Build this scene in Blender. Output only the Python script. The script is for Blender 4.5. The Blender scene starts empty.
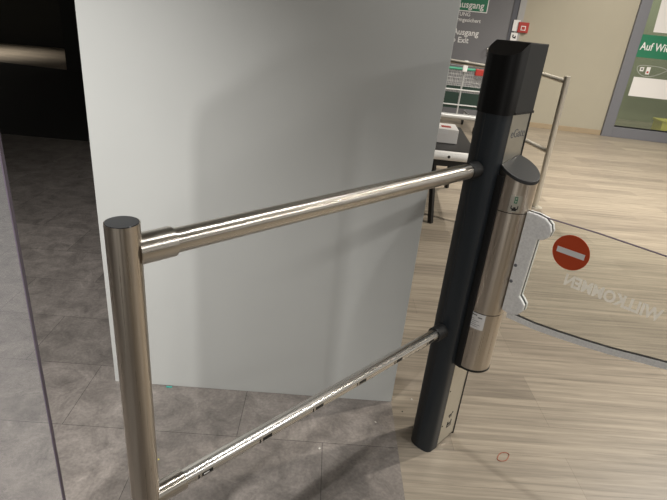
import bpy, bmesh, math, random
from mathutils import Vector, Matrix
random.seed(7)
scene = bpy.context.scene
COL = scene.collection
R = math.radians

# ------------------------------------------------------------------ camera
cam_d = bpy.data.cameras.new('camera')
cam_d.sensor_width = 36.0
cam_d.lens = 514.6 / 667.0 * 36.0
cam_d.clip_start = 0.02
cam = bpy.data.objects.new('camera', cam_d)
COL.objects.link(cam)
RC = ((0.99597731, 0.08320817, 0.0332505),
      (0.00441729, -0.41621729, 0.90925445),
      (0.08949683, -0.90544992, -0.41491054))
cam.matrix_world = Matrix(((RC[0][0], -RC[0][1], -RC[0][2], 0),
                           (RC[1][0], -RC[1][1], -RC[1][2], 0),
                           (RC[2][0], -RC[2][1], -RC[2][2], 1.5),
                           (0, 0, 0, 1)))
scene.camera = cam

# ------------------------------------------------------------------ world and exposure
world = bpy.data.worlds.new('world')
world.use_nodes = True
scene.world = world
bg = world.node_tree.nodes['Background']
bg.inputs[0].default_value = (1.0, 0.95, 0.88, 1)
bg.inputs[1].default_value = 0.33
# unseen hall as invented light and dark bands, added for steel reflections
_n = world.node_tree.nodes; _l = world.node_tree.links.new
_tc = _n.new('ShaderNodeTexCoord'); _mp = _n.new('ShaderNodeMapping'); _mp.inputs['Scale'].default_value = (5.5, 5.5, .5)
_no = _n.new('ShaderNodeTexNoise'); _no.inputs['Scale'].default_value = 1.0; _no.inputs['Detail'].default_value = 3
_cr = _n.new('ShaderNodeValToRGB')
_cr.color_ramp.elements[0].position = .40; _cr.color_ramp.elements[0].color = (.12, .10, .08, 1)
_cr.color_ramp.elements[1].position = .62; _cr.color_ramp.elements[1].color = (2.3, 2.2, 2.05, 1)
_l(_tc.outputs['Generated'], _mp.inputs[0]); _l(_mp.outputs[0], _no.inputs['Vector']); _l(_no.outputs[0], _cr.inputs[0]); _l(_cr.outputs[0], bg.inputs[0])
scene.view_settings.view_transform = 'Standard'
scene.view_settings.look = 'None'
scene.view_settings.gamma = 1.0
scene.view_settings.use_curve_mapping = False
scene.view_settings.exposure = 0.0

# ------------------------------------------------------------------ lamps of the room, with two added fill spots
WARM = (1.0, 0.93, 0.83)
NEUT = (1.0, 0.985, 0.96)
def spot(loc, target, power, size, blend, rad, col):
    d = bpy.data.lights.new('spot_lamp', 'SPOT')
    d.energy = power; d.spot_size = R(size); d.spot_blend = blend
    d.shadow_soft_size = rad; d.color = col
    o = bpy.data.objects.new('spot_lamp', d); COL.objects.link(o)
    o.location = loc
    o.rotation_euler = (Vector(target) - Vector(loc)).to_track_quat('-Z', 'Y').to_euler()
    return o
def area(loc, target, power, sx, sy, col):
    d = bpy.data.lights.new('ceiling_light', 'AREA')
    d.energy = power; d.shape = 'RECTANGLE'; d.size = sx; d.size_y = sy; d.color = col
    o = bpy.data.objects.new('ceiling_light', d); COL.objects.link(o)
    o.location = loc
    o.rotation_euler = (Vector(target) - Vector(loc)).to_track_quat('-Z', 'Y').to_euler()
    return o
spot((-1.42, -0.70, 3.0), (-1.35, 1.35, 0.75), 525, 60, 1.0, 0.04, NEUT)    # left, behind the camera
spot((-1.12, -0.217, 3.0), (-1.00, 1.30, 0.3), 85, 66, 1.0, 0.04, NEUT)
spot((0.86, 1.17, 3.10), (0.95, 1.35, 0.0), 78, 95, 0.9, 0.03, NEUT)      # above the gate column
spot((3.30, 0.775, 3.1), (2.4, 1.2, 0.0), 70, 110, 0.9, 0.05, WARM)
spot((3.3, 2.95, 3.1), (2.8, 2.7, 0.0), 520, 120, 0.9, 0.04, WARM)
spot((4.9, 5.0, 3.1), (4.8, 6.0, 0.0), 600, 125, 0.9, 0.05, WARM)
spot((2.0, 5.6, 3.1), (2.2, 6.6, 0.0), 420, 130, 0.9, 0.05, WARM)
spot((4.2, 7.3, 3.1), (4.2, 9.0, 1.0), 180, 120, 0.9, 0.05, WARM)  # unseen fill spot added to brighten the back wall and door posters
spot((-0.2, -1.8, 2.9), (1.0, 1.3, 0.7), 110, 36, 0.8, 0.06, NEUT)  # unseen fill spot added to brighten the glass gate and its sign
area((4.2, -0.3, 3.1), (3.4, 1.2, 0), 40, 1.6, 0.25, NEUT)
area((-8.0, 12.6, 2.9), (-8.0, 12.6, 0), 20, 1.2, 0.4, WARM).data.spread = R(70)

# ------------------------------------------------------------------ materials
def new_mat(name):
    m = bpy.data.materials.new(name); m.use_nodes = True
    nt = m.node_tree
    return m, nt, nt.nodes['Principled BSDF']
def plain(name, col, rough=0.5, metal=0.0, coat=0.0, noise=0.0, nscale=40, spec=0.5):
    m, nt, b = new_mat(name)
    b.inputs['Base Color'].default_value = (*col, 1)
    b.inputs['Roughness'].default_value = rough
    b.inputs['Metallic'].default_value = metal
    b.inputs['Coat Weight'].default_value = coat
    b.inputs['Specular IOR Level'].default_value = spec
    if noise:
        tc = nt.nodes.new('ShaderNodeTexCoord')
        n = nt.nodes.new('ShaderNodeTexNoise'); n.inputs['Scale'].default_value = nscale
        n.inputs['Detail'].default_value = 5
        nt.links.new(tc.outputs['Object'], n.inputs['Vector'])
        mp = nt.nodes.new('ShaderNodeMapRange')
        mp.inputs[3].default_value = 1 - noise; mp.inputs[4].default_value = 1 + noise
        nt.links.new(n.outputs[0], mp.inputs[0])
        mx = nt.nodes.new('ShaderNodeMix'); mx.data_type = 'RGBA'; mx.blend_type = 'MULTIPLY'
        mx.inputs[0].default_value = 1; mx.inputs[6].default_value = (*col, 1)
        nt.links.new(mp.outputs[0], mx.inputs[7])
        nt.links.new(mx.outputs[2], b.inputs['Base Color'])
    return m
def brushed(name, col, rough, axis_scale, bump=0.12, aniso=None):
    """brushed steel; axis_scale stretches the grain (object coordinates)"""
    m, nt, b = new_mat(name)
    tc = nt.nodes.new('ShaderNodeTexCoord')
    mp = nt.nodes.new('ShaderNodeMapping'); mp.inputs['Scale'].default_value = axis_scale
    n = nt.nodes.new('ShaderNodeTexNoise'); n.inputs['Scale'].default_value = 1; n.inputs['Detail'].default_value = 4
    nt.links.new(tc.outputs['Object'], mp.inputs[0]); nt.links.new(mp.outputs[0], n.inputs['Vector'])
    r = nt.nodes.new('ShaderNodeMapRange'); r.inputs[3].default_value = rough - .07; r.inputs[4].default_value = rough + .09
    nt.links.new(n.outputs[0], r.inputs[0]); nt.links.new(r.outputs[0], b.inputs['Roughness'])
    bp = nt.nodes.new('ShaderNodeBump'); bp.inputs['Strength'].default_value = bump; bp.inputs['Distance'].default_value = .001
    nt.links.new(n.outputs[0], bp.inputs['Height']); nt.links.new(bp.outputs[0], b.inputs['Normal'])
    cr = nt.nodes.new('ShaderNodeMapRange'); cr.inputs[3].default_value = .90; cr.inputs[4].default_value = 1.08
    nt.links.new(n.outputs[0], cr.inputs[0])
    mx = nt.nodes.new('ShaderNodeMix'); mx.data_type = 'RGBA'; mx.blend_type = 'MULTIPLY'
    mx.inputs[0].default_value = 1; mx.inputs[6].default_value = (*col, 1)
    nt.links.new(cr.outputs[0], mx.inputs[7]); nt.links.new(mx.outputs[2], b.inputs['Base Color'])
    b.inputs['Metallic'].default_value = 1
    if aniso:
        b.inputs['Anisotropic'].default_value = .8; b.inputs['Anisotropic Rotation'].default_value = .25
        tg = nt.nodes.new('ShaderNodeTangent'); tg.direction_type = 'RADIAL'; tg.axis = aniso
        nt.links.new(tg.outputs[0], b.inputs['Tangent'])
    return m
def glass(name, tint=(.97, .985, .98), haze=0.03, hazecol=(.8, .82, .82), frosted=False):
    m = bpy.data.materials.new(name); m.use_nodes = True
    nt = m.node_tree; nt.nodes.clear()
    out = nt.nodes.new('ShaderNodeOutputMaterial')
    tr = nt.nodes.new('ShaderNodeBsdfTransparent'); tr.inputs[0].default_value = (*tint, 1)
    gl = nt.nodes.new('ShaderNodeBsdfGlossy'); gl.inputs['Roughness'].default_value = .03
    df = nt.nodes.new('ShaderNodeBsdfDiffuse'); df.inputs[0].default_value = (*hazecol, 1)
    fr = nt.nodes.new('ShaderNodeFresnel')
    ge = nt.nodes.new('ShaderNodeNewGeometry')          # same reflectance on both faces of the sheet
    io = nt.nodes.new('ShaderNodeMapRange'); io.inputs[3].default_value = 1.35; io.inputs[4].default_value = 1 / 1.35
    nt.links.new(ge.outputs['Backfacing'], io.inputs[0]); nt.links.new(io.outputs[0], fr.inputs[0])
    m1 = nt.nodes.new('ShaderNodeMixShader'); m1.inputs[0].default_value = haze
    m2 = nt.nodes.new('ShaderNodeMixShader')
    nt.links.new(tr.outputs[0], m1.inputs[1])
    if frosted:
        tl = nt.nodes.new('ShaderNodeBsdfTranslucent'); tl.inputs[0].default_value = (*hazecol, 1)
        ad = nt.nodes.new('ShaderNodeMixShader'); ad.inputs[0].default_value = .5
        nt.links.new(df.outputs[0], ad.inputs[1]); nt.links.new(tl.outputs[0], ad.inputs[2]); nt.links.new(ad.outputs[0], m1.inputs[2])
    else:
        nt.links.new(df.outputs[0], m1.inputs[2])
    nt.links.new(fr.outputs[0], m2.inputs[0])
    nt.links.new(m1.outputs[0], m2.inputs[1]); nt.links.new(gl.outputs[0], m2.inputs[2])
    nt.links.new(m2.outputs[0], out.inputs[0])
    return m

M = {}
M['steel_v'] = brushed('steel_vertical', (.56, .50, .425), .29, (420, 420, 4), .02, 'Z')
M['steel_h'] = brushed('steel_along', (.66, .62, .56), .28, (3, 260, 260), .12, 'X')
M['chrome'] = brushed('steel_bright', (.70, .68, .64), .26, (3, 200, 200), .05)
M['plate'] = brushed('steel_plate', (.62, .60, .53), .38, (30, 30, 30), .03)
M['anthracite'] = plain('anthracite', (.018, .0225, .027), .36, 0, 0, .15, 300, .35)
M['black_gloss'] = plain('black_plastic', (.004, .004, .004), .28, spec=.25)
M['black_satin'] = plain('satin_black_plastic', (.020, .021, .021), .5, 0, 0, .1, 400)
M['rubber'] = plain('black_rubber', (.008, .008, .008), .5)
M['steel_matt'] = plain('matt_steel', (.60, .57, .50), .38, .55)
M['dark_cap'] = plain('dark_cap', (.005, .006, .010), .10)
M['cast'] = plain('cast_silver', (.86, .86, .85), .42, .1, 0, .22, 160)
M['white'] = plain('white_card', (.72, .71, .70), .6)
M['panel'] = plain('panel_laminate', (.49, .495, .475), .52, 0, 0, .025, 6)
M['grey_door'] = plain('grey_door_paint', (.16, .162, .175), .5, 0, 0, .03, 3)
M['dark_frame'] = plain('slate_paint', (.075, .08, .10), .5)
M['light_frame'] = plain('light_grey_paint', (.33, .33, .33), .5)
M['frame'] = plain('aluminium_frame', (.15, .155, .175), .45)
M['beige'] = plain('beige_plaster', (.36, .335, .265), .8, 0, 0, .03, 4)
M['wood_trim'] = plain('wood_trim', (.33, .26, .17), .5, 0, 0, .1, 12)
M['green'] = plain('green_print', (.012, .17, .085), .5)
M['red'] = plain('red_plastic', (.36, .028, .02), .45)
M['sign_red'] = plain('red_print', (.52, .06, .012), .5)
M['text_white'] = plain('white_print', (.75, .75, .75), .5)
M['text_grey'] = plain('grey_print', (.14, .14, .14), .5)
M['black'] = plain('black_print', (.01, .01, .01), .5)
M['dark_wall_shade'] = plain('dark_paint_shade', (.012, .012, .009), .8)  # near-black of the hall walls; on the floor it paints missing light
M['ceiling'] = plain('ceiling_paint', (.32, .31, .29), .9)
M['vestibule'] = plain('pale_green_paint', (.27, .285, .20), .8, 0, 0, .25, 2)
M['yellow'] = plain('yellow_plastic', (.75, .65, .12), .5)
M['cart_wire'] = plain('zinc_wire', (.50, .51, .51), .45, .3)
M['cart_green'] = plain('cart_green_plastic', (.06, .33, .21), .5)
M['cart_dark'] = plain('dark_green_mesh', (.009, .03, .021), .7, 0, 0, .3, 120)
M['frosted'] = plain('frosted_film', (.72, .70, .64), .6)
M['band'] = plain('red_rubber', (.38, .10, .05), .5)
M['crumb'] = plain('crumb', (.62, .60, .55), .7)
M['teal'] = plain('teal_scrap', (.05, .35, .30), .6)
M['glass'] = glass('clear_glass', (.965, .975, .965), .015)
M['door_glass'] = glass('door_glass', (.90, .93, .88), .08, (.5, .55, .45))
M['acrylic'] = glass('acrylic', (.945, .945, .945), .11, (.85, .83, .83))
M['acrylic_edge'] = plain('acrylic_edge', (.16, .13, .17), .2)

def floor_tile():
    m, nt, b = new_mat('stone_tile')
    L = nt.links.new
    tc = nt.nodes.new('ShaderNodeTexCoord')
    mp = nt.nodes.new('ShaderNodeMapping'); mp.inputs['Location'].default_value = (0.245 + .33 + .66 * 20, -1.495 + .36 * 20, 0)
    br = nt.nodes.new('ShaderNodeTexBrick')
    br.offset = .5; br.inputs['Scale'].default_value = 1
    br.inputs['Mortar Size'].default_value = .0012; br.inputs['Mortar Smooth'].default_value = .3
    br.inputs['Brick Width'].default_value = .66; br.inputs['Row Height'].default_value = .36
    br.inputs['Color1'].default_value = (.235, .208, .188, 1); br.inputs['Color2'].default_value = (.185, .164, .148, 1)
    br.inputs['Mortar'].default_value = (.04, .036, .032, 1)
    L(tc.outputs['Object'], mp.inputs[0]); L(mp.outputs[0], br.inputs['Vector'])
    n = nt.nodes.new('ShaderNodeTexNoise'); n.inputs['Scale'].default_value = 8; n.inputs['Detail'].default_value = 10; n.inputs['Roughness'].default_value = .74; n.inputs['Distortion'].default_value = .6
    L(tc.outputs['Object'], n.inputs['Vector'])
    r = nt.nodes.new('ShaderNodeMapRange'); r.inputs[1].default_value = .3; r.inputs[2].default_value = .72; r.inputs[3].default_value = .55; r.inputs[4].default_value = 1.6
    L(n.outputs[0], r.inputs[0])
    n2 = nt.nodes.new('ShaderNodeTexNoise'); n2.inputs['Scale'].default_value = 90; n2.inputs['Detail'].default_value = 4
    L(tc.outputs['Object'], n2.inputs['Vector'])
    r2 = nt.nodes.new('ShaderNodeMapRange'); r2.inputs[3].default_value = .62; r2.inputs[4].default_value = 1.38
    L(n2.outputs[0], r2.inputs[0])
    mu = nt.nodes.new('ShaderNodeMath'); mu.operation = 'MULTIPLY'; L(r.outputs[0], mu.inputs[0]); L(r2.outputs[0], mu.inputs[1])
    mx = nt.nodes.new('ShaderNodeMix'); mx.data_type = 'RGBA'; mx.blend_type = 'MULTIPLY'; mx.inputs[0].default_value = 1
    L(br.outputs['Color'], mx.inputs[6]); L(mu.outputs[0], mx.inputs[7]); L(mx.outputs[2], b.inputs['Base Color'])
    b.inputs['Roughness'].default_value = .5
    bp = nt.nodes.new('ShaderNodeBump'); bp.inputs['Strength'].default_value = .3; bp.inputs['Distance'].default_value = .003
    L(mu.outputs[0], bp.inputs['Height']); L(bp.outputs[0], b.inputs['Normal'])
    return m
def floor_wood():
    m, nt, b = new_mat('wood_plank')
    L = nt.links.new
    tc = nt.nodes.new('ShaderNodeTexCoord')
    mp = nt.nodes.new('ShaderNodeMapping'); mp.inputs['Location'].default_value = (-1.045 + 1.2 * 20, -1.335 + .168 * 20, 0)
    br = nt.nodes.new('ShaderNodeTexBrick')
    br.offset = .37; br.offset_frequency = 3; br.inputs['Scale'].default_value = 1
    br.inputs['Mortar Size'].default_value = .0007; br.inputs['Mortar Smooth'].default_value = .4; br.inputs['Bias'].default_value = -.1
    br.inputs['Brick Width'].default_value = 1.2; br.inputs['Row Height'].default_value = .168
    br.inputs['Color1'].default_value = (.34, .292, .228, 1); br.inputs['Color2'].default_value = (.25, .213, .168, 1)
    br.inputs['Mortar'].default_value = (.15, .12, .09, 1)
    L(tc.outputs['Object'], mp.inputs[0]); L(mp.outputs[0], br.inputs['Vector'])
    m2 = nt.nodes.new('ShaderNodeMapping'); m2.inputs['Scale'].default_value = (1.6, 42, 1)
    L(tc.outputs['Object'], m2.inputs[0])
    n = nt.nodes.new('ShaderNodeTexNoise'); n.inputs['Scale'].default_value = 1.0; n.inputs['Detail'].default_value = 8; n.inputs['Roughness'].default_value = .62; n.inputs['Distortion'].default_value = .5
    L(m2.outputs[0], n.inputs['Vector'])
    r = nt.nodes.new('ShaderNodeMapRange'); r.inputs[1].default_value = .3; r.inputs[2].default_value = .7; r.inputs[3].default_value = .64; r.inputs[4].default_value = 1.34
    L(n.outputs[0], r.inputs[0])
    m3 = nt.nodes.new('ShaderNodeMapping'); m3.inputs['Scale'].default_value = (14, 260, 1)
    L(tc.outputs['Object'], m3.inputs[0])
    n3 = nt.nodes.new('ShaderNodeTexNoise'); n3.inputs['Scale'].default_value = 1.0; n3.inputs['Detail'].default_value = 4
    L(m3.outputs[0], n3.inputs['Vector'])
    r3 = nt.nodes.new('ShaderNodeMapRange'); r3.inputs[3].default_value = .82; r3.inputs[4].default_value = 1.18
    L(n3.outputs[0], r3.inputs[0])
    mu = nt.nodes.new('ShaderNodeMath'); mu.operation = 'MULTIPLY'; L(r.outputs[0], mu.inputs[0]); L(r3.outputs[0], mu.inputs[1])
    mx = nt.nodes.new('ShaderNodeMix'); mx.data_type = 'RGBA'; mx.blend_type = 'MULTIPLY'; mx.inputs[0].default_value = 1
    L(br.outputs['Color'], mx.inputs[6]); L(mu.outputs[0], mx.inputs[7]); L(mx.outputs[2], b.inputs['Base Color'])
    b.inputs['Roughness'].default_value = .42
    return m
M['tile'] = floor_tile(); M['wood'] = floor_wood()

# ------------------------------------------------------------------ helpers
def finish(name, bm, mat, parent=None, smooth=False, bevel=0.0, seg=2, auto=35):
    bmesh.ops.recalc_face_normals(bm, faces=bm.faces)
    me = bpy.data.meshes.new(name)
    bm.to_mesh(me); bm.free()
    me.materials.append(M[mat] if isinstance(mat, str) else mat)
    o = bpy.data.objects.new(name, me); COL.objects.link(o)
    if parent: o.parent = parent
    if smooth:
        for p in me.polygons: p.use_smooth = True
        try: me.set_sharp_from_angle(angle=R(auto))
        except Exception: pass
    if bevel:
        md = o.modifiers.new('bevel', 'BEVEL'); md.width = bevel; md.segments = seg; md.limit_method = 'ANGLE'
    return o
def box_bm(bm, x0, x1, y0, y1, z0, z1):
    vs = [bm.verts.new(p) for p in [(x0,y0,z0),(x1,y0,z0),(x1,y1,z0),(x0,y1,z0),(x0,y0,z1),(x1,y0,z1),(x1,y1,z1),(x0,y1,z1)]]
    for f in [(0,3,2,1),(4,5,6,7),(0,1,5,4),(1,2,6,5),(2,3,7,6),(3,0,4,7)]:
        bm.faces.new([vs[i] for i in f])
def box(name, dims, mat, parent=None, bevel=0.0):
    bm = bmesh.new(); box_bm(bm, *dims)
    return finish(name, bm, mat, parent, bevel=bevel)
def prism(name, pts, z0, z1, mat, parent=None, bevel=0.0, smooth=False, auto=35):
    """plan polygon extruded in z; z0/z1 may be functions of (x,y)"""
    bm = bmesh.new()
    f0 = z0 if callable(z0) else (lambda x, y: z0)
    f1 = z1 if callable(z1) else (lambda x, y: z1)
    a = [bm.verts.new((x, y, f0(x, y))) for x, y in pts]
    b = [bm.verts.new((x, y, f1(x, y))) for x, y in pts]
    n = len(pts)
    bm.faces.new(a[::-1]); bm.faces.new(b)
    for i in range(n): bm.faces.new((a[i], a[(i+1) % n], b[(i+1) % n], b[i]))
    return finish(name, bm, mat, parent, bevel=bevel, smooth=smooth, auto=auto)
def slab(name, pts, y0, y1, mat, parent=None, bevel=0.0):
    """outline in local (x,z), thickness along local y"""
    bm = bmesh.new()
    a = [bm.verts.new((x, y0, z)) for x, z in pts]
    b = [bm.verts.new((x, y1, z)) for x, z in pts]
    n = len(pts)
    bm.faces.new(a); bm.faces.new(b[::-1])
    for i in range(n): bm.faces.new((a[i], b[i], b[(i+1) % n], a[(i+1) % n]))
    return finish(name, bm, mat, parent, bevel=bevel)
def tube_bm(bm, pts, r, seg=24, caps=True):
    pts = [Vector(p) for p in pts]
    rs = r if isinstance(r, (list, tuple)) else [r] * len(pts)
    rings = []
    t0 = (pts[1] - pts[0]).normalized()
    ref = Vector((0, 0, 1)) if abs(t0.z) < .9 else Vector((1, 0, 0))
    a = t0.cross(ref).normalized(); b = t0.cross(a).normalized()
    for i, p in enumerate(pts):
        if i == 0: t = t0
        elif i == len(pts) - 1: t = (pts[i] - pts[i-1]).normalized()
        else:
            t1 = (pts[i] - pts[i-1]); t2 = (pts[i+1] - pts[i])
            t = (t1.normalized() + t2.normalized())
            t = t.normalized() if t.length > 1e-6 else t1.normalized()
        a = (a - t * a.dot(t)).normalized(); b = t.cross(a).normalized()
        rings.append([bm.verts.new(p + (a * math.cos(k * 2 * math.pi / seg) + b * math.sin(k * 2 * math.pi / seg)) * rs[i]) for k in range(seg)])
    for i in range(len(rings) - 1):
        for k in range(seg):
            bm.faces.new((rings[i][k], rings[i][(k+1) % seg], rings[i+1][(k+1) % seg], rings[i+1][k]))
    if caps:
        bm.faces.new(rings[0][::-1]); bm.faces.new(rings[-1])
def tube(name, pts, r, mat, parent=None, seg=32, bevel=0.0):
    bm = bmesh.new(); tube_bm(bm, pts, r, seg)
    return finish(name, bm, mat, parent, smooth=True, bevel=bevel)
def thing(name, label, cat, loc=(0, 0, 0), rz=0.0, group=None):
    o = bpy.data.objects.new(name, None); COL.objects.link(o)
    o.empty_display_size = .1
    o.location = loc; o.rotation_euler = (0, 0, rz)
    o['label'] = label; o['category'] = cat
    if group: o['group'] = group
    return o
def tag(o, label, cat, group=None):
    o['label'] = label; o['category'] = cat
    if group: o['group'] = group
    return o
def struct(o):
    o['kind'] = 'structure'; return o
def text(name, s, size, mat, parent, loc, rot, extrude=.0006, align='CENTER', sx=1.0, bold=0.0, mirror=False):
    c = bpy.data.curves.new(name, 'FONT'); c.body = s; c.size = size; c.align_x = align; c.align_y = 'CENTER'
    c.extrude = extrude; c.offset = bold; c.resolution_u = 3
    tmp = bpy.data.objects.new('tmp', c); COL.objects.link(tmp)
    bpy.context.view_layer.update()
    me = bpy.data.meshes.new_from_object(tmp.evaluated_get(bpy.context.evaluated_depsgraph_get()))
    bpy.data.objects.remove(tmp)
    me.name = name
    mtx = Matrix.Diagonal((-sx if mirror else sx, 1, 1, 1))
    me.transform(mtx)
    if mirror: me.flip_normals()
    me.materials.clear(); me.materials.append(M[mat])
    o = bpy.data.objects.new(name, me); COL.objects.link(o); o.parent = parent
    o.location = loc; o.rotation_euler = rot
    return o
def circle(r, n=48, cx=0, cz=0):
    return [(cx + r * math.cos(2 * math.pi * k / n), cz + r * math.sin(2 * math.pi * k / n)) for k in range(n)]

# ------------------------------------------------------------------ setting
struct(box('floor', (-12, .378, -4, 10.92, -.05, 0), 'tile'))
o = struct(box('floor', (.378, 12, -4, 16, -.05, 0), 'wood'))
o = struct(prism('floor', [(-12, 12.06), (-12, 16), (.378, 16), (.378, 10.92), (-5.31, 10.92)], -.05, 0, 'wood'))
# near-black sheet over the hall floor: its lack of light put into colour
struct(prism('floor', [(-12, 5.6), (-12, 12.06), (-5.31, 10.92), (.378, 10.92), (.378, 5.6)], -.02, .003, 'dark_wall_shade'))
struct(box('ceiling', (-12, 12, -4, 16, 3.4, 3.45), 'ceiling'))
WX, WY = 3.637, 9.244
wd = Vector((1.15, -.179)).normalized()
WA = math.atan2(wd.y, wd.x)
def wp(s, off=0.0, z=0.0):      # point on the back wall; off = metres towards the gate
    return (WX + wd.x * s + wd.y * off, WY + wd.y * s - wd.x * off, z)
def wallbox(name, s0, s1, o0, o1, z0, z1, mat, parent=None, bevel=0.0):
    """box in the wall's own frame, local origin at s=0"""
    b = box(name, (s0, s1, -o1, -o0, z0, z1), mat, parent, bevel)
    return b
def wall_obj(name, *a, **k):
    b = wallbox(name, *a, **k); b.location = (WX, WY, 0); b.rotation_euler = (0, 0, WA); return b
bm = bmesh.new()
box_bm(bm, -4.2, -2.35, 0, .2, 0, 3.4); box_bm(bm, -.56, 1.16, 0, .2, 0, 3.4); box_bm(bm, 1.16, 3.9, 0, .2, 2.55, 3.4)
box_bm(bm, 3.9, 9, 0, .2, 0, 3.4); box_bm(bm, -2.35, -.56, 0, .2, 2.3, 3.4)
w = struct(finish('wall_back', bm, 'beige')); w.location = (WX, WY, 0); w.rotation_euler = (0, 0, WA)
struct(box('wall_light_block', (-.30, -.20, 1.82, 9.78, 0, 3.4), 'dark_wall_shade'))  # unseen wall added behind the panel to keep light off the left hall
struct(prism('wall_left', [(-12, 14.35), (-5.0, 15.3), (-5.0, 15.5), (-12, 14.55)], 0, 3.4, 'dark_wall_shade'))
struct(prism('wall_hall', [(-5.31, 10.92), (-.3, 9.9), (-.3, 10.1), (-5.25, 11.1)], 0, 3.4, 'dark_wall_shade'))
struct(wall_obj('baseboard_back', -.56, 1.155, .0, .018, 0, .085, 'wood_trim', bevel=.003))
# grey service door with its frame
d = wall_obj('door_1', -2.25, -.75, -.05, .0, 0, 2.22, 'grey_door'); struct(d)
struct(box('door_frame', (-.75, -.66, -.015, .05, 0, 2.3), 'dark_frame', d)); struct(box('door_frame', (-.66, -.56, -.03, .05, 0, 2.3), 'light_frame', d))
struct(box('door_frame', (-2.35, -2.25, -.03, .05, 0, 2.3), 'light_frame', d)); struct(box('door_frame', (-2.35, -.56, -.03, .05, 2.22, 2.3), 'light_frame', d))
h = tube('door_handle', [(-1.02, 0.0, 1.11), (-1.02, -.06, 1.11), (-1.02, -.075, 1.13), (-1.04, -.078, 1.20), (-1.02, -.06, 1.22), (-1.02, 0, 1.22)], .011, 'chrome', d, 12)
# glazed exit door
door2 = wall_obj('door_2', 1.16, 1.325, -.08, .06, 0, 2.55, 'frame', bevel=.004); struct(door2)
box('door_frame', (1.325, 3.9, -.06, .08, .0, .17), 'frame', door2, .004)
box('door_frame', (1.325, 3.9, -.06, .08, 2.45, 2.55), 'frame', door2)
box('door_frame', (3.75, 3.9, -.06, .08, .17, 2.45), 'frame', door2)
box('door_glass', (1.325, 3.75, .0, .012, .17, 2.45), 'door_glass', door2)
box('door_seal', (1.325, 3.75, -.012, .0, .17, .195), 'rubber', door2)
# vestibule seen through the glass
struct(wall_obj('wall_vestibule', -.2, 6, -2.6, -2.5, 0, 3.4, 'vestibule'))
struct(wall_obj('wall_vestibule_side', .0, .1, -2.5, -.25, 0, 3.4, 'vestibule'))
v = Vector(wp(2.4, -1.3, 3.0))
area(v, (v.x, v.y, 0), 34, 1.2, 1.2, (1, 1, .88))

# partition panel
p = box('partition_panel', (-.806, .379, 1.756, 1.80, 0, 2.6), 'panel', None, .002)
tag(p, 'tall plain light grey partition panel standing behind the steel gate', 'partition')

# ------------------------------------------------------------------ gate column
F = Vector((.533, 1.514)); UA = math.atan2(.714, .7)
U = Vector((math.cos(UA), math.sin(UA))); N = Vector((U.y, -U.x))
# local frame: x along U (away from the camera), y = -N, origin at F
colt = thing('gate_column', 'dark anthracite gate column with black slanted head and steel front plate', 'gate column', (F.x, F.y, 0), UA)
prof = [(.004, 0), (-.03, -.003), (-.048, -.015), (-.058, -.035), (-.058, -.062), (-.048, -.08), (-.03, -.091), (0, -.095), (.116, -.095), (.116, -.006), (.004, -.006)]
def smooth_prof(s=1.0, grow=0.0):
    out = [(0.0, 0.0 + grow)]
    for k in range(0, 17):                      # rounded nose
        t = math.pi / 2 * 0 + math.pi * k / 16
        x = -.026 - (.033 + grow) * abs(math.sin(t)) ** .75
        y = -.0475 + (.0475 + grow) * math.copysign(abs(math.cos(t)) ** .75, math.cos(t))
        out.append((x, y))
    return out
nose = smooth_prof()
pts = [(x, -y) for x, y in nose] + [(.121, .095), (.121, .005), (0.0, .005)]
body = prism('column_body', pts, 0, 1.285, 'anthracite', colt, 0, True, 25)
prism('base_foot', [(x * .985, y) for x, y in [(a, b) for a, b in pts]], 0, .008, 'rubber', colt)
sp = [(x - .0008, y) for x, y in pts[:18] if y > .056]
prism('side_strip', sp + [(.0, .0958)], .004, 1.2845, 'rubber', colt, 0, True, 25)
# vertical groove line
for (gx, gy) in ((-.0580, .054),):
    tube('groove_bead', [(gx, gy, .01), (gx, gy, 1.28)], .0018, 'rubber', colt, 8)
pl = box('face_plate', (.002, .114, .0, .006, .012, 1.285), 'plate', colt)
box('edge_trim', (.114, .121, -.002, .095, .0, 1.285), 'rubber', colt)
hp = [(x, -y) for x, y in smooth_prof(1, .004)]
hp[0] = (0.0, -.004)
# nose part of the head, top sloping down to the front
def ztop(x, y): return 1.477 if x >= -.004 else 1.477 - (-.004 - x) * .62
hpts = [(.0, -.004)] + hp[1:] + [(.0, .099)]
prism('head_nose', hpts, 1.283, ztop, 'black_gloss', colt, 0, True, 25)
prism('head_cover', [(0, -.004), (.121, -.004), (.121, .099), (0, .099)], 1.287, 1.477, 'black_satin', colt, .002)
prism('head_lip', [(.001, -.006), (.123, -.006), (.123, .1), (.001, .1)], 1.283, 1.290, 'rubber', colt)
text('lettering', 'eGate', .037, 'text_grey', colt, (.060, -.0004, 1.225), (R(90), 0, 0), .0004)
# small pictograms on the lower plate
def picto_cart(name, x, z, s, parent, y=-.0008, mat='black'):
    bm = bmesh.new()
    box_bm(bm, x - .5*s, x + .3*s, y, .001, z - .05*s, z + .25*s)
    box_bm(bm, x + .3*s, x + .6*s, y, .001, z + .2*s, z + .5*s)
    box_bm(bm, x - .3*s, x - .1*s, y, .001, z - .35*s, z - .15*s)
    box_bm(bm, x + .1*s, x + .3*s, y, .001, z - .35*s, z - .15*s)
    return finish(name, bm, mat, parent)
picto_cart('pictogram', .058, .128, .026, colt)
bm = bmesh.new()
for q in ((.045,.05,.07,.1),(.07,.075,.07,.1),(.045,.075,.07,.074),(.052,.066,.08,.09)):
    box_bm(bm, q[0], q[1], -.0008, .001, q[2], q[3])
finish('pictogram', bm, 'black', colt)
for z in (.10, .27):
    tube('screw', [(.010, -.0012, z), (.010, .002, z)], .003, 'rubber', colt, 10)

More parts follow.
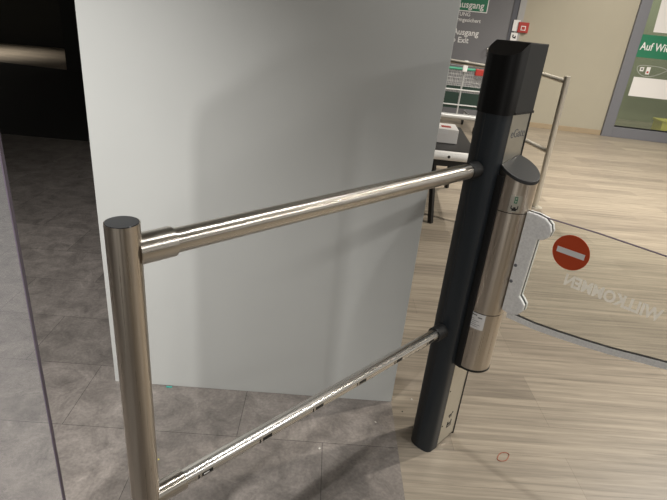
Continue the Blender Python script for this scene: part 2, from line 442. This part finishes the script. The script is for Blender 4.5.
# drive cylinder: D-shaped, its flat back on the steel plate
C = F + U * .05 + N * .0348; CR = .0622
cyl = thing('drive_cylinder', 'brushed steel drive cylinder with slanted black cap in front of the gate column', 'gate drive', (C.x, C.y, .407), UA)
BK = .0335                                  # flat back in local y
def ring(r, back=BK, n=60):
    a0 = math.asin(back / r)
    a1 = math.pi - a0
    return [(r * math.cos(a), r * math.sin(a)) for a in [a1 + (2 * math.pi + a0 - a1) * k / n for k in range(n + 1)]]
def captop(x, y, base):
    b = .0348 - y
    return base - .42 * b + .15 * x
def seg_(name, z0, z1, r, mat, smooth=True):
    return prism(name, ring(r), z0, z1, mat, cyl, 0, smooth, 40)
seg_('lower_sleeve', .008, .231, CR, 'steel_v')
seg_('joint_ring', .231, .234, CR - .001, 'rubber')
seg_('middle_sleeve', .234, .593, CR, 'steel_v')
seg_('joint_ring', .593, .596, CR - .001, 'rubber')
prism('upper_sleeve', ring(CR), .596, lambda x, y: captop(x, y, .730), 'steel_v', cyl, 0, True, 40)
prism('cylinder_cap', ring(CR + .0025), lambda x, y: captop(x, y, .730), lambda x, y: captop(x, y, .741), 'black_satin', cyl, .0012)
car = [(-.064, .0335), (-.066, .012), (-.052, .004), (-.03, .02), (-.03, .0335)]
prism('carrier_rail', car, .0, .70, 'rubber', cyl)
prism('base_ring', [(-.064, .0335), (-.0665, .010)] + [p for p in ring(CR + .001) if p[1] < .004] + [(CR, .02), (.0515, .0335)], .0, .008, 'rubber', cyl)
def wrap(name, a0, a1, z0, z1, r, mat, parent, n=10):
    """thin sticker wrapped on the cylinder; angles in local plan degrees"""
    bm = bmesh.new(); rows = []
    for k in range(n + 1):
        a = R(a0 + (a1 - a0) * k / n)
        rows.append([bm.verts.new((rr * math.cos(a), rr * math.sin(a), z)) for rr, z in ((r, z0), (r, z1), (r - .0008, z1), (r - .0008, z0))])
    for k in range(n):
        for j in range(4):
            bm.faces.new((rows[k][j], rows[k+1][j], rows[k+1][(j+1) % 4], rows[k][(j+1) % 4]))
    bm.faces.new(rows[0]); bm.faces.new(rows[-1][::-1])
    return finish(name, bm, mat, parent, smooth=True)
# local angle that faces the camera
camdir = -C.normalized(); ca = math.degrees(math.atan2(-camdir.dot(N), camdir.dot(U)))
st = wrap('instruction_sticker', ca - 4, ca + 28, .600, .652, CR + .0009, 'plate', cyl)
for (a0, a1, z0, z1, m) in ((8,16,.618,.621,'green'),(8,16,.627,.630,'green'),(8,16,.636,.638,'green'),(8,9.8,.618,.638,'green'),(14.2,16,.618,.638,'green'),
                            (4,20,.598,.602,'black'),(6,18,.594,.599,'black'),(2,4.5,.600,.610,'black'),(19.5,22,.600,.610,'black'),(9,15,.600,.606,'black')):
    wrap('pictogram', ca + a0 , ca + a1, z0 + .010, z1 + .010, CR + .0015, m, st, 4)
lb = wrap('type_label', ca - 48, ca + 9, 0.172, .231, CR + .0009, 'white', cyl)
for k, (a0, a1, th) in enumerate(((-55, -32, .004), (-26, -15, .004), (-55, -38, .0012), (-55, -22, .0012), (-55, -30, .0012), (-47, -17, .0012), (-55, -24, .0012))):
    z = .222 - k * .0068
    wrap('print_line', ca + a0 + 13, ca + a1 + 15, z, z + th, CR + .0013, 'text_grey', lb, 4)

# ------------------------------------------------------------------ glass gate
NA = math.atan2(N.y, N.x)
gate = thing('glass_gate', 'clear glass swing gate with no-entry sign and frosted lettering on white hinge bracket', 'gate', (C.x, C.y, 0), NA)
# local x = distance s along N; y thickness; z height
BE = [(.080, .6605), (.174, .662), (.253, .671), (.33, .682), (.401, .694), (.472, .710), (.536, .724), (.62, .746), (.72, .777), (.84, .82)]
up_ = lambda d: [(a, z + d) for a, z in BE]
slab('glass_pane', BE + [(.885, .845), (.90, .87), (.90, .955), (.885, .985), (.85, 1.004), (.44, 1.0065), (.27, 1.009), (.12, 1.0055), (.08, 1.004), (.08, .70)], -.004, .004, 'glass', gate)
slab('edge_strip', up_(-.021) + up_(0)[::-1], -.005, .005, 'cast', gate)
slab('strip_seam', up_(0) + up_(.0016)[::-1], -.0046, .0046, 'rubber', gate)
TE = [(.08, 1.004), (.12, 1.0055), (.27, 1.009), (.44, 1.0065), (.85, 1.004)]
slab('top_edge', [(a, z - .0003) for a, z in TE] + [(a, z + .0014) for a, z in TE][::-1], -.0043, .0043, 'acrylic_edge', gate)
sg = slab('no_entry_sign', circle(.0535, 56, .2155, .929), -.0055, -.0042, 'sign_red', gate)
slab('white_bar', [(.175, .920), (.256, .920), (.256, .937), (.175, .937)], -.0064, -.0054, 'text_white', sg)
M['frost'] = glass('frosted_lettering', (1, 1, 1), .40, (1, .99, .96), True)
text('frosted_lettering', 'WILLKOMMEN', .050, 'frost', gate, (.352, -.0046, .843), (R(90), 0, 0), .0003, 'CENTER', .80, .0018, True)
br = [(.0628, .664), (.095, .660), (.118, .670), (.131, .690), (.131, .712), (.118, .726), (.108, .735), (.114, .936), (.130, .940), (.145, .953), (.149, .973), (.142, .992), (.124, 1.006), (.097, 1.011), (.0628, 1.011)]
slab('hinge_bracket', br, -.016, -.0045, 'cast', gate, .003)
slab('hinge_bracket', br, .0045, .016, 'cast', gate, .003)
slab('hinge_gasket', [(max(.063, x * .985 + .001), z) for x, z in br], -.0045, .0045, 'rubber', gate)
for (s, z) in ((.0715, .832), (.0705, .775)):
    tube('bolt', [(s, -.018, z), (s, -.015, z)], .0052, 'frame', gate, 16)

# ------------------------------------------------------------------ steel railing between post and column
PC = Vector((-.3127, .7635)); NO = Vector((.4553, 1.5062))
rd = (NO - PC); RL = rd.length; RA = math.atan2(rd.y, rd.x)
rail = thing('steel_railing', 'brushed steel barrier with round end post and two rails, joined to dark column', 'railing', (PC.x, PC.y, 0), RA)
tube('post', [(0, 0, 0.006), (0, 0, 1.1692)], .0278, 'steel_v', rail, 48)
tube('post_cap', [(0, 0, 1.166), (0, 0, 1.1685), (0, 0, 1.170)], [.0270, .0270, .0262], 'dark_cap', rail, 48)
tube('base_flange', [(0, 0, 0), (0, 0, .006)], .05, 'steel_v', rail, 40)
def rail_tube(name, z, r, mat):
    return tube(name, [(.02, 0, z), (RL - .028, 0, z)], r, mat, rail, 40)
UZ, LZ = 1.116, .541
up = rail_tube('upper_rail', UZ, .0225, 'steel_h')
lo = rail_tube('lower_rail', LZ, .0190, 'chrome')
for z, r2 in ((UZ, .0272), (LZ, .0236)):
    tube('rail_sleeve', [(.018, 0, z), (.084, 0, z)], r2, 'steel_h', rail, 40)
    tube('rail_socket', [(RL - .045, 0, z), (RL - .042, 0, z), (RL + .010, 0, z)], [.0245, .026, .026], 'rubber', rail, 32)
# slots along the lower rail
def slot(x, w, a0, a1, z=LZ, r=.0194):
    bm = bmesh.new(); n = 5; rows = []
    for k in range(n + 1):
        a = R(a0 + (a1 - a0) * k / n)
        rows.append([bm.verts.new((xx, rr * math.cos(a), z + rr * math.sin(a))) for rr, xx in ((r, x - w/2), (r, x + w/2), (r - .002, x + w/2), (r - .002, x - w/2))])
    for k in range(n):
        for j in range(4): bm.faces.new((rows[k][j], rows[k][(j+1) % 4], rows[k+1][(j+1) % 4], rows[k+1][j]))
    bm.faces.new(rows[0][::-1]); bm.faces.new(rows[-1])
    return finish('slot', bm, 'rubber', lo)
for x in (.136, .304, .478, .648, .816, .984):
    slot(x, .028, 164, 192); slot(x - .022, .004, 164, 198)
    if x > .2: continue
    c = slot(x - .003, .014, 172, 182, r=.0196); c.name = 'slot_clip'; c.data.materials.clear(); c.data.materials.append(M['cast'])

# ------------------------------------------------------------------ acrylic pane at the left
ac = thing('acrylic_screen', 'clear acrylic screen with dark edge at the left of the steel post', 'screen', (-.50, .786, 0))
AP = [(-.333, .02), (0, .02), (0, 2.075), (-.017, 2.073), (-.087, 2.046), (-.162, 2.012), (-.21, 1.975), (-.258, 1.938), (-.29, 1.916), (-.318, 1.893), (-.329, 1.85), (-.333, 1.79)]  # unseen rounded top, shaped so the pane casts the arch shadow on the panel
slab('acrylic_pane', AP, -.004, .004, 'acrylic', ac)
box('pane_edge', (0, .0022, -.0042, .0042, .02, 2.075), 'acrylic_edge', ac)
box('base_rail', (-.335, .002, -.02, .02, 0, .02), 'frame', ac)
# ------------------------------------------------------------------ background railing with post
r2 = thing('background_railing', 'slim steel handrail with round post on the wood floor beyond the column', 'railing', (2.05, 4.66, 0))
tube('post', [(0, 0, .004), (-.045, -.06, 1.20)], .026, 'steel_matt', r2, 24)
tube('base_flange', [(0, 0, 0), (0, 0, .006)], .065, 'steel_matt', r2, 28)
tube('upper_rail', [(-.045, -.05, 1.155), (-.02, .45, 1.155), (-.02, .62, 1.155), (-.08, .72, 1.155), (-.43, .96, 1.15), (-.74, 1.36, 1.15), (-1.2, 1.95, 1.15)], .021, 'steel_matt', r2, 20)
tube('lower_rail', [(-.02, -.02, .54), (-.07, .35, .54), (-.20, .79, .54)], .021, 'steel_matt', r2, 20)
tube('post', [(-.20, .80, 0), (-.20, .80, 1.14)], .024, 'steel_matt', r2, 20)

# ------------------------------------------------------------------ low table, carton
tb = thing('low_table', 'low black table with rounded silver front edge and black splayed leg', 'table', (0, 0, 0))
prism('table_top', [(.87, 4.03), (1.20, 4.01), (1.31, 5.1), (.70, 5.05)], .58, .604, 'rubber', tb)  # right side of the dark top also takes in the floor shadow behind
tube('front_edge', [(.845, 4.0, .572), (1.225, 3.975, .572)], .036, 'cast', tb, 20)
tube('rivet', [(.97, 3.952, .572), (.97, 3.975, .572)], .011, 'rubber', tb, 12)
box('apron', (.87, 1.2, 4.02, 4.04, .48, .565), 'rubber', tb)
for a, b in (((.925, 3.99, 0), (.872, 4.05, .56)), ((1.22, 4.02, 0), (1.17, 4.07, .56)), ((.80, 4.98, 0), (.80, 4.95, .56)), ((1.27, 5.05, 0), (1.25, 5.02, .56))):
    bm = bmesh.new(); tube_bm(bm, [a, b], .024, 4); finish('leg', bm, 'rubber', tb)
ct = thing('carton', 'small white cardboard box lying on the black table', 'box', (1.025, 4.44, .605), R(-6))
box('box_body', (-.085, .085, -.14, .14, 0, .115), 'white', ct, .003)
box('flap', (-.085, .0, -.141, -.139, .075, .115), 'text_white', ct)
box('print_strip', (-.05, .03, -.06, .02, .115, .116), 'red', ct)

# ------------------------------------------------------------------ shopping cart
def cart(loc, rz, label):
    t = thing('shopping_cart', label, 'shopping cart', loc, rz)
    W2, D = .31, .80
    def wires(name, segs, r, mat, par=t, seg=6):
        bm = bmesh.new()
        for a, b in segs: tube_bm(bm, [a, b], r, seg)
        return finish(name, bm, mat, par, smooth=True)
    s = []
    zb, zt = .42, .92
    for k in range(25):                                   # rear gate verticals and sides
        x = -W2 + 2 * W2 * k / 24
        s.append(((x, 0, zb), (x, -.02, zt)))
        s.append(((x * .8, D, zb + .1), (x * .8, D + .05, zt - .05)))
        s.append(((x, 0, zb), (x * .8, D, zb + .1)))
    for z in [zb + (zt - zb) * k / 9 for k in range(10)]:
        s.append(((-W2, -.01, z), (W2, -.01, z)))
        s.append(((-W2, -.01, z), (-W2 * .8, D, z * .85 + .15)))
        s.append(((W2, -.01, z), (W2 * .8, D, z * .85 + .15)))
        s.append(((-W2 * .8, D, z * .85 + .15), (W2 * .8, D, z * .85 + .15)))
    for k in range(16):
        y = D * k / 15
        for sx in (-1, 1):
            xx = W2 - .062 * k / 15
            s.append(((sx * xx, y, zb + .1 * k / 15), (sx * xx, y, zt - .04 * k / 15)))
    wires('wire_basket', s, .0026, 'cart_wire')
    fr = [((-W2, 0, .22), (-W2, 0, .94)), ((W2, 0, .22), (W2, 0, .94)), ((0, -.02, .24), (0, -.02, .9)), ((-W2, -.02, .42), (W2, -.02, .42)), ((-W2, -.02, .64), (W2, -.02, .64)),
          ((-W2, 0, .22), (-W2 * .7, D, .22)), ((W2, 0, .22), (W2 * .7, D, .22))]
    wires('frame', fr, .012, 'cart_wire', seg=10)
    tube('bumper_bar', [(-W2 - .02, -.03, .25), (W2 + .02, -.03, .25)], .042, 'cart_wire', t, 16)
    tube('handle_bar', [(-W2 - .02, -.06, .94), (W2 + .02, -.06, .94)], .019, 'cart_green', t, 16)
    box('coin_lock', (W2 - .16, W2 - .0, -.11, -.02, .87, .96), 'red', t, .008)
    box('card_holder', (-.04, .03, -.09, -.06, .90, 1.06), 'text_white', t, .02)
    for sx in (-1, 1):
        a, b = sorted((sx * .015, sx * (W2 - .02)))
        box('mesh_panel', (a, b, -.015, -.004, .37, .60), 'cart_dark', t)
        box('mesh_panel', (a, b, -.015, -.004, .65, .69), 'cart_dark', t)
    for sx, y in ((-W2, 0), (W2, 0), (-W2 * .7, D), (W2 * .7, D)):
        wv = tube('wheel', [(sx - .015, y, .055), (sx + .015, y, .055)], .055, 'rubber', t, 20)
        tube('wheel_fork', [(sx, y, .09), (sx, y, .24)], .014, 'cart_wire', t, 10)
    return t
cart((1.97, 8.07, 0), WA + R(2), 'wire shopping cart with green handle and red coin lock before the grey door')

# ------------------------------------------------------------------ signs and things on the back wall
def wall_thing(name, label, cat, s, z, off=0.0):
    x, y, _ = wp(s, off); return thing(name, label, cat, (x, y, z), WA)
VR = (R(90), 0, 0)
g = wall_thing('exit_sign', 'green emergency exit sign with white border, top of grey door', 'sign', -1.50, 1.84)
box('sign_board', (-.40, .345, -.006, -.001, -.10, .22), 'text_white', g)
box('sign_face', (-.385, .33, -.0075, -.005, -.085, .20), 'green', g)
text('sign_text', 'Notausgang', .145, 'text_white', g, (-.05, -.008, .0), VR, .0006, 'CENTER', .95, .002)
g = wall_thing('door_notice', 'small white two-line warning lettering under the green sign on grey door', 'lettering', -1.48, 1.675)
text('lettering', 'ACHTUNG', .082, 'text_white', g, (.065, -.002, .02), VR, .0006, 'RIGHT', 1.0, .001)
text('lettering', 'Alarmgesichert', .082, 'text_white', g, (.25, -.002, -.065), VR, .0006, 'RIGHT', 1.0, .001)
g = wall_thing('no_exit_notice', 'larger white two-line no exit lettering halfway up the grey door', 'lettering', -1.46, 1.42)
text('lettering', 'Kein Ausgang', .135, 'text_white', g, (.235, -.002, .0), VR, .0006, 'RIGHT', .95, .002)
text('lettering', 'No Exit', .125, 'text_white', g, (.09, -.002, -.125), VR, .0006, 'RIGHT', .95, .002)
g = wall_thing('fire_alarm', 'red square fire alarm box on beige wall beside grey door', 'alarm', -.535, 1.50)
box('alarm_housing', (-.085, .085, -.06, 0, 0, .16), 'red', g, .008)
box('button_frame', (-.038, .038, -.066, -.058, .035, .105), 'text_white', g)
box('button', (-.026, .026, -.070, -.064, .047, .093), 'red', g)
box('cable_box', (-.105, -.06, -.03, 0, .05, .12), 'black', g, .004)
g = wall_thing('wall_notice', 'upper white notice strip beside the red alarm box', 'notice', -.648, 1.515, .031)
box('card', (-.055, .05, -.006, 0, 0, .17), 'text_white', g)
g = wall_thing('wall_pictogram', 'lower white notice with black telephone symbol beside red alarm box', 'notice', -.648, 1.37, .031)
box('card', (-.055, .05, -.006, 0, 0, .12), 'text_white', g)
bm = bmesh.new(); box_bm(bm, -.03, -.01, -.007, -.005, .05, .09); box_bm(bm, -.02, .02, -.007, -.005, .035, .055); box_bm(bm, .01, .028, -.007, -.005, .03, .075)
finish('symbol', bm, 'black', g)
GO = -.004      # the glass door's room-side face
g = wall_thing('farewell_band', 'green band with white greeting lettering across the glass door', 'sign', 1.34, 1.31, GO)
slab('band', [(.0, 0), (2.3, 0), (2.3, .345), (.0, .345)], -.005, -.001, 'green', g)
text('lettering', 'Auf Wiedersehen', .165, 'text_white', g, (.03, -.0055, .165), VR, .0006, 'LEFT', .80, .002)
g = wall_thing('door_poster', 'upper blank white poster near the top of glass door', 'poster', 1.46, 1.70, GO)
slab('poster_sheet', [(.03, 0), (2.0, 0), (2.0, .62), (.0, .62)], -.005, -.001, 'white', g)
g = wall_thing('door_poster', 'lower blank white poster strip under the green band on glass door', 'poster', 1.415, .70, GO)
slab('poster_sheet', [(.0, 0), (1.6, 0), (1.6, .305), (.0, .305)], -.005, -.001, 'white', g)
for s, z, l, m in ((1.50, 1.10, 'tiny square white sticker left on glass door below green band', 'white'), (1.60, 1.06, 'tiny taller white sticker right of another on glass door', 'text_white')):
    g = wall_thing('door_sticker', l, 'sticker', s, z, GO)
    box('sticker_sheet', (-.03, .03, -.004, -.001, 0, .065 if s < 1.55 else .115), m, g)
    box('sticker_print', (-.015, .015, -.005, -.0035, .02, .05), 'red' if s > 1.55 else 'text_grey', g)
g = wall_thing('glass_emblem', 'pale looping line emblem printed on glass door above lower poster', 'emblem', 1.9, 1.13, GO)
loop = [(.28 * math.sin(t * .5) - .1 + .10 * math.cos(t), -.004, .085 * math.sin(t) + .02 * math.cos(2 * t)) for t in [k * .25 for k in range(52)]]
tube('emblem_line', loop, .005, 'frost', g, 6)
g = thing('yellow_stand_in', 'yellow box added for yellow light low behind the glass door', 'crate', wp(2.75, -1.0), WA)  # yellow light beyond the glass, put in as a coloured box
box('stand_in_body', (-.30, .35, -.2, .2, 0, .24), 'yellow', g, .01)
box('stand_in_rim', (-.32, .37, -.22, .22, .22, .26), 'yellow', g, .008)

# ------------------------------------------------------------------ small litter
bm = bmesh.new()
rb = [(.79 + .026 * math.cos(t) * (1 + .15 * math.sin(2 * t)), 1.487 + .020 * math.sin(t) + .010 * math.cos(t), .0017) for t in [k * 2 * math.pi / 28 for k in range(29)]]
tube_bm(bm, rb + [rb[1]], .0014, 6)
tag(finish('rubber_band', bm, 'band', smooth=True), 'thin reddish rubber band lying on the plank floor near column foot', 'rubber band')
def crumb(x, y, r, mat, label, cat='debris', name='crumb'):
    bm = bmesh.new(); bmesh.ops.create_icosphere(bm, subdivisions=1, radius=r)
    for v in bm.verts: v.co *= random.uniform(.7, 1.2); v.co.z *= .45
    zm = min(v.co.z for v in bm.verts)
    for v in bm.verts: v.co += Vector((x, y, -zm))
    return tag(finish(name, bm, mat), label, cat)
crumb(.075, 1.463, .006, 'crumb', 'larger pale crumb on the dark tiles below the lower rail')
crumb(.300, 1.625, .004, 'crumb', 'small pale crumb on tile near the panel corner')
crumb(-.50, 1.36, .004, 'yellow', 'yellowish crumb on tile left of the steel post')
crumb(.42, 1.70, .004, 'rubber', 'dark crumb on planks close to the panel corner')
crumb(.47, 1.78, .005, 'crumb', 'pale crumb on planks between panel and column')
o = box('paper_scrap', (-.012, .012, -.003, .003, 0, .004), 'teal'); o.location = (-.575, 1.745, 0); tag(o, 'tiny teal scrap at the foot of the grey panel', 'scrap')
